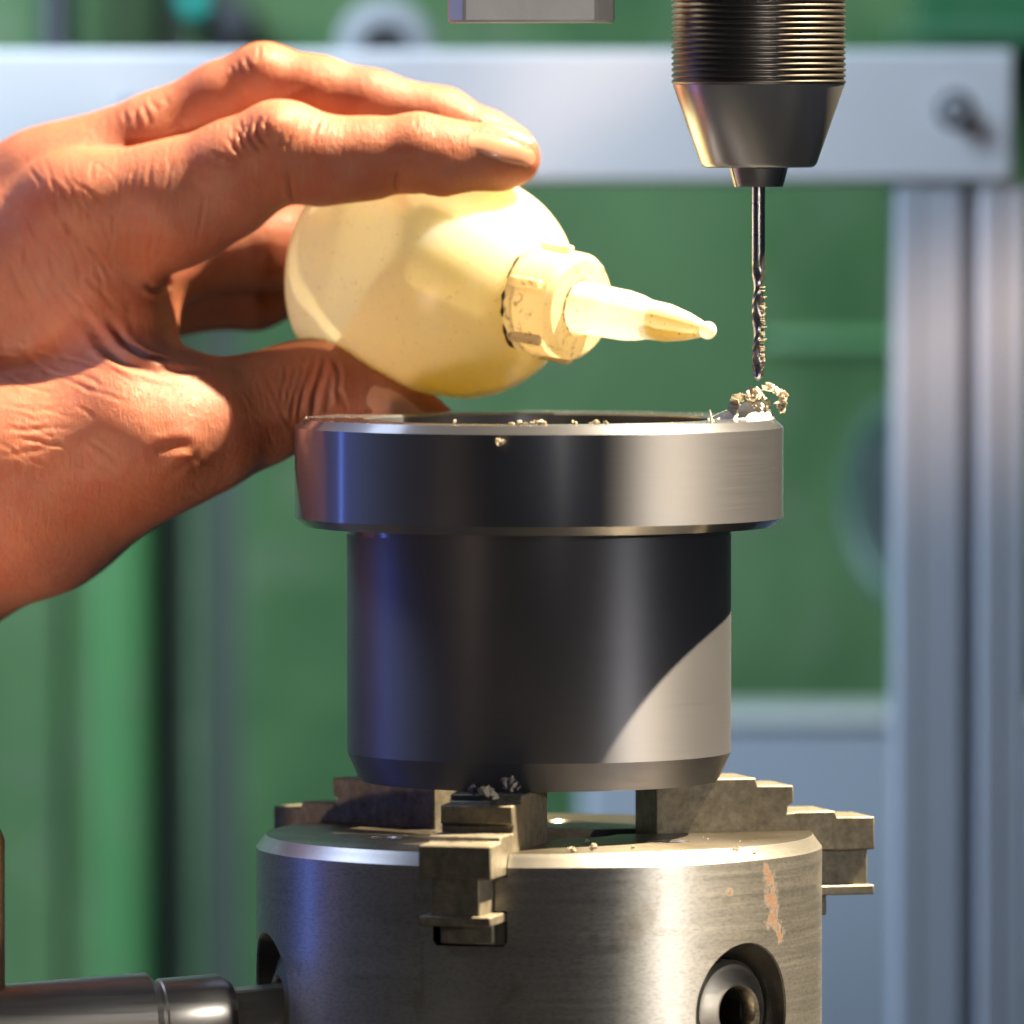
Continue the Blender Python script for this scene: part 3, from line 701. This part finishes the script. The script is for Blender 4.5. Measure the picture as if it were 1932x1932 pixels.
# finer mesh for the creases
me = bpy.data.meshes.new('tmp'); me.from_pydata(V.tolist(), [], Q.tolist()); to = bpy.data.objects.new('tmp', me); col.objects.link(to)
sm = to.modifiers.new('s', 'SUBSURF'); sm.levels = 1; sm.render_levels = 1
dg = bpy.context.evaluated_depsgraph_get(); dg.update()
hm = bpy.data.meshes.new_from_object(to.evaluated_get(dg)); bpy.data.objects.remove(to); bpy.data.meshes.remove(me)
nv = len(hm.vertices); HV = np.empty(nv * 3, np.float32); hm.vertices.foreach_get('co', HV); HV = HV.reshape(-1, 3).astype(float)
HN = np.empty(nv * 3, np.float32); hm.vertices.foreach_get('normal', HN); HN = HN.reshape(-1, 3).astype(float)
HV0 = HV.copy(); disp = np.zeros(nv)
def crease(pts, depth, wdt=.55, ridge=.45, ends=True):
    pts = np.array(pts, float); seg = np.linalg.norm(np.diff(pts, axis=0), axis=1); s_ = np.concatenate([[0], np.cumsum(seg)])
    nn = max(6, int(s_[-1] / 2.5)); u = np.linspace(0, s_[-1], nn); # smooth polyline
    xs = np.interp(u, s_, pts[:, 0]); ys = np.interp(u, s_, pts[:, 1])
    for _ in range(6):
        xs[1:-1] = .5 * xs[1:-1] + .25 * (xs[:-2] + xs[2:]); ys[1:-1] = .5 * ys[1:-1] + .25 * (ys[:-2] + ys[2:])
    L = []; W = []
    for i, (x, y) in enumerate(zip(xs, ys)):
        h_, _ = hit(x, y)
        if h_ is not None: L.append(h_); W.append(min(1, 4 * min(i, nn - 1 - i) / nn + .15) if ends else 1)
    if len(L) < 3: return
    L = np.array(L); W = np.array(W); m = 4 * wdt + 1
    sel = np.where(((HV0 > L.min(0) - m) & (HV0 < L.max(0) + m)).all(1))[0]
    for c0 in range(0, len(sel), 20000):
        s2 = sel[c0:c0 + 20000]; dd = np.linalg.norm(HV0[s2][:, None] - L[None], axis=2); j = dd.argmin(1); d_ = dd[np.arange(len(s2)), j]
        disp[s2] += W[j] * (-depth * np.exp(-(d_ / wdt) ** 2) + ridge * depth * np.exp(-((d_ - 2.1 * wdt) / wdt) ** 2))
#CREASES
CR = [
 # index knuckle
 ([(489, 226), (483, 243), (490, 262), (503, 276)], .55, .55), ([(508, 220), (502, 236), (508, 252)], .35, .45), ([(470, 240), (468, 255), (478, 272), (492, 286)], .45, .5),
 ([(452, 252), (455, 270), (468, 285)], .35, .5), ([(566, 210), (555, 238), (545, 262), (541, 282)], .38, .45), ([(588, 218), (577, 240), (568, 262)], .25, .45),
 ([(604, 222), (594, 248), (588, 270)], .25, .45), ([(620, 226), (612, 250)], .2, .45), ([(430, 262), (445, 282), (462, 292)], .3, .6), ([(395, 285), (420, 297), (450, 300)], .25, .7),
 ([(385, 300), (415, 312), (440, 312)], .25, .7), ([(545, 325), (546, 352), (553, 384)], .45, .6), ([(746, 362), (744, 342), (750, 320)], .5, .6), ([(760, 322), (775, 314), (795, 312)], .2, .7),
 ([(786, 216), (784, 232), (788, 246)], .15, .4), ([(800, 216), (799, 230)], .13, .4), ([(812, 218), (812, 232)], .12, .4),
 # middle knuckle
 ([(489, 86), (490, 100), (488, 112)], .35, .45), ([(462, 108), (468, 122), (480, 134)], .35, .5), ([(448, 116), (455, 132), (465, 142)], .3, .5), ([(436, 124), (444, 142)], .25, .5), ([(500, 84), (504, 98)], .2, .4),
 # base of middle finger, back of hand
 ([(268, 195), (278, 215), (285, 238)], .22, .6), ([(250, 203), (258, 222), (262, 245)], .22, .6), ([(285, 190), (296, 208)], .18, .6), ([(310, 182), (318, 200)], .18, .6), ([(232, 210), (240, 232)], .18, .6),
 # base of index, side of hand
 ([(180, 300), (172, 325), (176, 350)], .22, .7), ([(285, 300), (280, 330), (284, 360)], .15, .6), ([(255, 310), (250, 340), (256, 372)], .15, .6), ([(325, 300), (322, 325)], .12, .6),
 ([(95, 345), (105, 385), (130, 430), (165, 480)], .3, 1.0), ([(75, 380), (92, 430), (120, 480), (150, 520)], .3, 1.0), ([(125, 420), (150, 470), (185, 520), (205, 560)], .25, .9), ([(60, 420), (80, 470), (105, 520), (140, 565)], .3, .9),
 ([(150, 430), (180, 480), (215, 540)], .2, .8), ([(30, 440), (55, 500), (85, 560), (120, 600)], .25, .9), ([(15, 480), (35, 540), (70, 600)], .25, .9),
 # fold below the index base
 ([(272, 535), (285, 548), (303, 545), (318, 534)], .9, .9), ([(262, 470), (268, 500), (275, 520)], .2, .8), ([(240, 560), (245, 600), (250, 640)], .3, 1.0),
 # web and thumb base
 ([(150, 590), (190, 640), (230, 678), (290, 700), (350, 706)], .9, 1.4), ([(200, 600), (235, 645), (275, 672), (320, 683)], .8, 1.2), ([(170, 640), (215, 680), (270, 705)], .45, 1.0), ([(300, 690), (345, 700), (385, 698)], .5, 1.0),
 ([(60, 600), (100, 640), (130, 690)], .25, .9), ([(20, 640), (60, 680), (110, 720)], .25, .9), ([(0, 700), (50, 730), (110, 745)], .25, .9), ([(0, 760), (60, 775), (120, 770)], .22, .9), ([(0, 810), (60, 812), (110, 800)], .22, .9), ([(0, 860), (70, 850), (130, 830)], .2, .9),
 ([(290, 850), (320, 842), (345, 840), (362, 846)], .5, 1.3), ([(320, 890), (350, 870), (372, 850)], .35, 1.3),
 # thumb joint
 ([(595, 668), (586, 700), (570, 740), (562, 790)], .6, .7), ([(612, 672), (606, 705), (594, 745), (590, 800)], .7, .75), ([(578, 672), (570, 705), (556, 745), (550, 800)], .45, .65), ([(560, 682), (552, 715), (541, 760)], .35, .6), ([(632, 680), (640, 705), (636, 735), (650, 765)], .55, .8), ([(545, 690), (536, 725), (528, 765)], .25, .6), ([(655, 700), (652, 730), (660, 760)], .3, .7), ([(625, 700), (622, 740), (618, 780)], .4, .7),
]
random.seed(21)
def fine_lines(x0, x1, y0, y1, ang, spread, ln, count, dp, wd_, bend=0.):
    for _ in range(count):
        x, y = random.uniform(x0, x1), random.uniform(y0, y1); a_ = R(ang + random.gauss(0, spread)); l_ = ln * random.uniform(.5, 1.3)
        dx, dy = math.cos(a_) * l_ / 2, -math.sin(a_) * l_ / 2; bx = random.gauss(bend, abs(bend) * .5 + 2)
        CR.append(([(x - dx, y - dy), (x + bx, y + random.gauss(0, 3)), (x + dx, y + dy)], dp * random.uniform(.5, 1.3), wd_ * random.uniform(.8, 1.2)))
fine_lines(200, 420, 280, 460, 84, 10, 60, 26, .13, .42)          # side of the index root
fine_lines(20, 210, 330, 600, 118, 12, 90, 34, .17, .5, 8)        # back of the hand
fine_lines(0, 240, 620, 860, 165, 14, 85, 26, .15, .5, 3)         # root of the thumb
fine_lines(180, 420, 190, 250, 100, 12, 30, 16, .14, .4)          # root of the middle finger
fine_lines(420, 520, 130, 180, 110, 18, 26, 8, .14, .4)
fine_lines(430, 560, 220, 330, 115, 20, 34, 16, .16, .4)          # index knuckle
fine_lines(560, 740, 230, 290, 98, 8, 26, 14, .09, .35)
fine_lines(780, 860, 222, 262, 95, 8, 24, 8, .10, .35)
fine_lines(430, 560, 700, 830, 108, 10, 70, 16, .14, .45)         # thumb shaft
fine_lines(560, 660, 690, 800, 105, 12, 50, 12, .18, .4)
fine_lines(120, 420, 850, 960, 150, 14, 60, 14, .10, .45)
for (pts, dp, wd_) in CR: crease(pts, dp * (.5 if wd_ > .65 and dp < .35 else .95), wd_ * (.7 if wd_ > .65 and dp < .35 else .9))
# knuckle swellings
def bulge(x, y, amt, wid):
    h_, _ = hit(x, y)
    if h_ is None: return
    d_ = np.linalg.norm(HV0 - h_, axis=1); disp[:] += amt * np.exp(-(d_ / wid) ** 2)
for q in [(527, 225, .7, 5), (345, 862, 1.2, 6), (375, 800, 1.0, 8), (285, 515, 1.0, 4), (278, 590, .9, 5), (250, 650, -.6, 6), (640, 725, .4, 4), (160, 360, .8, 9), (60, 300, .6, 8), (110, 470, -.8, 10), (650, 362, .9, 4), (840, 352, .9, 5), (528, 236, .5, 4), (497, 110, .4, 4)]: bulge(*q)
HV = HV + HN * disp[:, None]
# nails: plates that follow the flesh, each in a shallow bed
pn = thing('person', 'bare hand gripping the oil bottle between fingers and thumb, forearm leaving at the left', 'person', (P(-400, 1000, 90)))
nails = []
def nail(p0, p1, w0, side, label=None, up=.2):
    """p0 root middle, p1 tip middle (photo px), w0 half width vector px; laid on the flesh"""
    p0 = np.array(p0, float); p1 = np.array(p1, float); w0 = np.array(w0, float); nu, nvv = 15, 11; v = []; ok = True; Ns = []
    for i in range(nu):
        u = i / (nu - 1)
        for j in range(nvv):
            s_ = -1 + 2 * j / (nvv - 1)
            uu = u * (1 - .10 * s_ * s_ * (u > .5)) + .12 * s_ * s_ * (1 - u)
            wsc = .86 + .14 * math.sin(math.pi * min(1, u * 1.1)) - .22 * max(0, u - .75) * 4 * .5
            q = p0 + (p1 - p0) * uu + w0 * s_ * wsc
            h_, n_ = hit(*q)
            if h_ is None: h_, n_ = v[-1] if v else CAM, Ns[-1] if Ns else -FWD
            v.append(h_); Ns.append(n_)
    v = np.array(v); Ns = np.array(Ns)
    Ns = Ns / np.linalg.norm(Ns, axis=1)[:, None]
    G = v.reshape(nu, nvv, 3)
    for _ in range(3):
        G2 = G.copy(); G2[1:-1, 1:-1] = .5 * G[1:-1, 1:-1] + .125 * (G[:-2, 1:-1] + G[2:, 1:-1] + G[1:-1, :-2] + G[1:-1, 2:]); G = G2
    v = G.reshape(-1, 3)
    lift = []
    for i in range(nu):
        for j in range(nvv):
            s_ = -1 + 2 * j / (nvv - 1); e = 1 - abs(s_) ** 4
            lift.append(up * e * (.15 + .85 * min(1, i / 3)) + (.12 if i == nu - 1 else 0) - .16 * (1 - e))
    top = v + Ns * np.array(lift)[:, None]; botm = v - Ns * .5
    f = []
    for i in range(nu - 1):
        for j in range(nvv - 1): q = i * nvv + j; f.append((q, q + 1, q + nvv + 1, q + nvv))
    off = nu * nvv
    f2 = [tuple(off + k_ for k_ in reversed(q)) for q in f]
    ring = [j for j in range(nvv)] + [i * nvv + nvv - 1 for i in range(1, nu)] + [(nu - 1) * nvv + j for j in range(nvv - 2, -1, -1)] + [i * nvv for i in range(nu - 2, 0, -1)]
    fr = [(ring[i], ring[(i + 1) % len(ring)], off + ring[(i + 1) % len(ring)], off + ring[i]) for i in range(len(ring))]
    nails.append((np.concatenate([top, botm]), f + f2 + fr))
nail((884, 262), (1008, 302), (6, -24), 0)
nail((905, 222), (1006, 268), (5, -11), 0)
nail((694, 742), (800, 806), (14, -34), 0)
hm.vertices.foreach_set('co', (HV * MM).astype(np.float32).ravel()); hm.update(); hm.name = 'hand'
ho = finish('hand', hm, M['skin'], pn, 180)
for v_, f_ in nails: obj('fingernail', v_, f_, M['nail'], pn, 60)

# ------------------------------------------------------------------ swarf
def frill(path, wdir, width, folds, amp, th=.09):
    """pleated chip ribbon along a path"""
    path = np.array(path, float); n = folds * 2 + 1; L = np.linspace(0, len(path) - 1, n)
    pts = np.stack([np.interp(L, np.arange(len(path)), path[:, i]) for i in range(3)], 1); v = []; f = []
    wdir = np.array(wdir, float); wdir /= np.linalg.norm(wdir)
    for i in range(n):
        d_ = pts[min(i + 1, n - 1)] - pts[max(i - 1, 0)]; d_ /= np.linalg.norm(d_) + 1e-9
        up = np.cross(d_, wdir); up /= np.linalg.norm(up) + 1e-9
        o = up * amp * (1 if i % 2 else -1) * random.uniform(.6, 1.2); wv = wdir * width * random.uniform(.7, 1.2)
        spread = d_ * amp * .5 * (1 if i % 2 else -1)
        v += [pts[i] + o * .3 - wv, pts[i] + o, pts[i] + o * 1.5 + wv + spread]
    for i in range(n - 1):
        for j in range(2): q = i * 3 + j; f.append((q, q + 1, q + 4, q + 3))
    return v, f
hx = DX - .3
hp = thing('swarf_heap', 'white mound topped with curled translucent swarf on the flange under the drill', 'swarf heap', (hx, 0, 0))
# mound: concave skirt, off centre
v = []; f = []; seg, rings = 48, 12
for i in range(rings):
    t = i / (rings - 1)
    for j in range(seg):
        th = 2 * math.pi * j / seg; rx = (10.6 if math.cos(th) < 0 else 4.6) * (1 - t) + 4.4 * t * (1 - t * .72); ry = 6.5 * (1 - t) + 2.6 * t * (1 - t * .8)
        zz = 3.9 * (t ** 1.15) + rng.normal(0, .012)
        v.append((DX - .9 + rx * math.cos(th), ry * math.sin(th), zz - .05))
for i in range(rings - 1):
    for j in range(seg): k_ = (j + 1) % seg; f.append((i * seg + j, i * seg + k_, (i + 1) * seg + k_, (i + 1) * seg + j))
f.append(tuple((rings - 1) * seg + j for j in range(seg)))
obj('white_mound', v, f, M['foam'], hp, 60)
def shells(path, outs, size, seed):
    """a chip broken into a row of little ruffled cups"""
    random.seed(seed); v = []; f = []
    for p, o in zip(path, outs):
        p = np.array(p, float); o = np.array(o, float); o /= np.linalg.norm(o)
        o = o + np.array([random.gauss(0, .25), random.gauss(-.2, .35), random.gauss(0, .25)]); o /= np.linalg.norm(o)
        a_, b_, _ = basis(o); r_ = size * random.uniform(.75, 1.25); n0 = len(v); m = 10; span = random.uniform(3.4, 5.2); s0 = random.uniform(0, 6.28)
        v.append(p)
        for ring_, (rr, hh_) in enumerate(((.55, .35), (1.0, .85))):
            for k_ in range(m):
                t = s0 + span * k_ / (m - 1); wv = 1 + .16 * math.sin(k_ * 2.4) * ring_
                v.append(p + (a_ * math.cos(t) + b_ * math.sin(t)) * r_ * rr * wv + o * r_ * hh_ * (1 + .12 * math.cos(k_ * 1.9)))
        for k_ in range(m - 1):
            f.append((n0, n0 + 1 + k_, n0 + 2 + k_)); f.append((n0 + 1 + k_, n0 + 1 + m + k_, n0 + 2 + m + k_, n0 + 2 + k_))
    return v, f
def curl(name, cx, cy, r_, a0, a1, depth, size, count, mat, par, seed):
    A = np.linspace(a0, a1, count); k_ = .12
    path = [P(cx + r_ * math.cos(R(a)), cy - r_ * math.sin(R(a)), depth + .5 * i) for i, a in enumerate(A)]
    outs = [(math.cos(R(a)), -.35, math.sin(R(a))) for a in A]
    vv, ff = shells(path, outs, size, seed); o = obj(name, vv, ff, mat, par, 70, fix=False)
    s_ = o.modifiers.new('s', 'SOLIDIFY'); s_.thickness = .1 * MM; return o
curl('swarf_curl', 1447, 758, 22, 140, -20, -3, 1.3, 7, M['swarf'], hp, 3)
curl('swarf_curl', 1405, 767, 11, 180, 20, -3.5, 1.7, 5, M['swarf'], hp, 5)
curl('swarf_curl', 1430, 767, 12, 170, 10, -4, 1.5, 5, M['swarf'], hp, 8)
curl('swarf_curl', 1420, 756, 10, 110, 20, -2, 1.3, 4, M['swarf'], hp, 11)
curl('swarf_curl', 1468, 750, 8, 60, -100, -1, 1.0, 5, M['swarf'], hp, 14)

def chip_mesh(nm, size, seed, mat):
    random.seed(seed); v = []; f = []
    for k_ in range(3):
        c0 = np.array([random.uniform(-.4, .4), random.uniform(-.3, .3), .25 + random.uniform(0, .25)]) * size
        path = [c0 + np.array([math.cos(t + k_), math.sin(t + k_) * .5, .5 * math.sin(t * 1.3)]) * size * .45 for t in np.linspace(0, random.uniform(2, 4), 7)]
        a_, b_ = frill(path, (random.uniform(-1, 1), random.uniform(-1, 0), 1), size * .18, 5, size * .12); n0 = len(v); v += a_; f += [tuple(i + n0 for i in q) for q in b_]
    me = bpy.data.meshes.new(nm); me.from_pydata([tuple(np.asarray(q) * MM) for q in v], [], f); me.materials.append(mat); return me
chips = [chip_mesh('swarf_chip', 1.0, s_, M['swarf']) for s_ in (1, 2, 3)]; chips_g = [chip_mesh('swarf_chip', 1.0, s_, M['swarf_grey']) for s_ in (4, 5)]
def chip(p, size, label, group, grey=False):
    o = bpy.data.objects.new('swarf_chip', random.choice(chips_g if grey else chips)); col.objects.link(o)
    o.location = np.array(p) * MM; o.scale = (size,) * 3; o.rotation_euler = (random.uniform(-.4, .4), random.uniform(-.4, .4), random.uniform(0, 6.28))
    s_ = o.modifiers.new('s', 'SOLIDIFY'); s_.thickness = .12 * MM
    tag(o, label, 'swarf chip', group); return o
random.seed(11)
def on_wall(x, y, Rw):
    xx = (x - 1017) * .12; Y = -math.sqrt(Rw * Rw - xx * xx); return P(x, y, Y)
chip(on_wall(942, 838, 55.6), 1.7, 'pale curled chip stuck on the dark front of the flange', None)
chip(P(918, 1506, -52) + np.array([0, 0, -.4]), 4.0, 'largest chip, pale and lying on the front jaw under the sleeve', None)
chip(P(962, 1497, -50), 3.8, 'dark grey crumpled chip leaning on the sleeve bottom above the front jaw', None, True)
chip(P(898, 1503, -50), 2.6, 'small dark chip just left of the largest chip on the front jaw', None, True)
for (x, y, s_, lb) in ((1078, 1610, 1.5, 'left one of the close pair of pale chips on the chuck rim'), (1118, 1607, 1.7, 'right one of the close pair of pale chips on the chuck rim'),
                       (1105, 1593, 1.2, 'small pale chip behind the close pair, nearer the chuck bore'), (1195, 1604, .9, 'tiny pale chip alone on the middle of the chuck rim'),
                       (1385, 1612, 1.5, 'pale chip on the bright chuck edge above the right key socket'), (1425, 1615, .9, 'tiny pale chip farthest right on the chuck rim, by the rust streak')):
    yy = (y - 1574) / .0757 * .12
    chip((P(x, y, -yy)[0], -yy, ZT + .1), s_, lb, 'pale chips on the chuck rim')
for (x, Yd, s_, lb) in ((860, -42, 1.1, 'pale crumb alone on the left front of the flange rim'), (965, -46, .8, 'leftmost crumb of the row on the middle of the flange rim'), (978, -46, 1.2, 'second crumb from the left of the row on the flange rim'),
                        (990, -47, .9, 'third crumb from the left of the row on the flange rim'), (1003, -46, 1.0, 'crumb just left of the largest one in the row on the flange rim'), (1015, -45, 1.5, 'largest crumb in the row on the middle of the flange rim'),
                        (1028, -46, 1.1, 'crumb at the right end of the row, right of the largest one'), (1082, -44, 1.1, 'single pale crumb between the two groups on the flange rim'),
                        (1110, -45, .9, 'leftmost crumb of the right group of three on the flange rim'), (1125, -44, 1.3, 'middle crumb of the right group of three on the flange rim'), (1140, -44, 1.0, 'rightmost crumb of the right group of three on the flange rim'),
                        (1338, -30, 1.2, 'crumb at the foot of the white sliver on the flange rim')):
    chip(((x - 1017) * .12, Yd, .05), s_, lb, 'tiny chips along the flange rim')
# upright sliver on the rim
sv = MB().tube([((1337 - 1017) * .12, -32, 0), ((1336 - 1017) * .12, -32, 1.6), ((1334 - 1017) * .12, -32, 2.9)], [.32, .3, .12], 8).build('swarf_sliver', M['foam'], None)
tag(sv, 'thin white sliver standing upright on the flange rim left of the swarf heap', 'swarf sliver')
# clinging swarf on the drill
mb = MB(); random.seed(5)
for i in range(60):
    zz = z_of(random.uniform(540, 685)); th = random.uniform(-1.3, .3); r_ = rad * 1.0
    pth = [(DX + (r_ + .01) * math.cos(th + t), (r_ + .01) * math.sin(th + t), zz + random.uniform(-.05, .05)) for t in np.linspace(-.5, .5, 5)]
    mb.tube(pth, random.uniform(.04, .085), 5)
for zz in (560, 580, 617, 640):
    mb.tube([(DX + rad * .7, -1.1, z_of(zz)), (DX + rad + .45, -.7, z_of(zz) + .1)], .09, 5)
o = mb.build('clinging_swarf', M['swarf'], db, angle=60); tag(o, kind='stuff')
# dust of fine swarf
mb = MB(); random.seed(9)
def speck(p, s_):
    a_ = [np.array([random.gauss(0, 1) for _ in range(3)]) for _ in range(4)]
    mb.add([np.array(p) + q / np.linalg.norm(q) * s_ for q in a_], [(0, 1, 2), (0, 3, 1), (1, 3, 2), (2, 3, 0)])
for i in range(260):
    a_ = random.uniform(0, 2 * math.pi); r_ = random.choice((random.uniform(40.2, 53), random.uniform(51, 53.3))); speck((r_ * math.cos(a_), r_ * math.sin(a_), .08), random.uniform(.06, .2))
for i in range(40):
    x = random.uniform(1180, 1474); y = random.uniform(830, 985); speck(on_wall(x, y, 55.45), random.uniform(.05, .15))
for i in range(30):
    x = random.uniform(1150, 1340); y = random.uniform(1180, 1420); speck(on_wall(x, y, 43.65), random.uniform(.05, .14))
for i in range(170):
    a_ = random.uniform(0, 2 * math.pi); r_ = random.uniform(18, 62); p = np.array((r_ * math.cos(a_), r_ * math.sin(a_), ZT + .06))
    if any(abs(p @ np.cross(ZUP, azdir(q))) < 9 and p @ azdir(q) > 0 for q in JA): continue
    speck(p, random.uniform(.08, .24))
o = mb.build('swarf_dust', M['swarf'], None, angle=None, fix=False); tag(o, 'fine pale swarf dust on the flange and chuck', None, None, 'stuff')
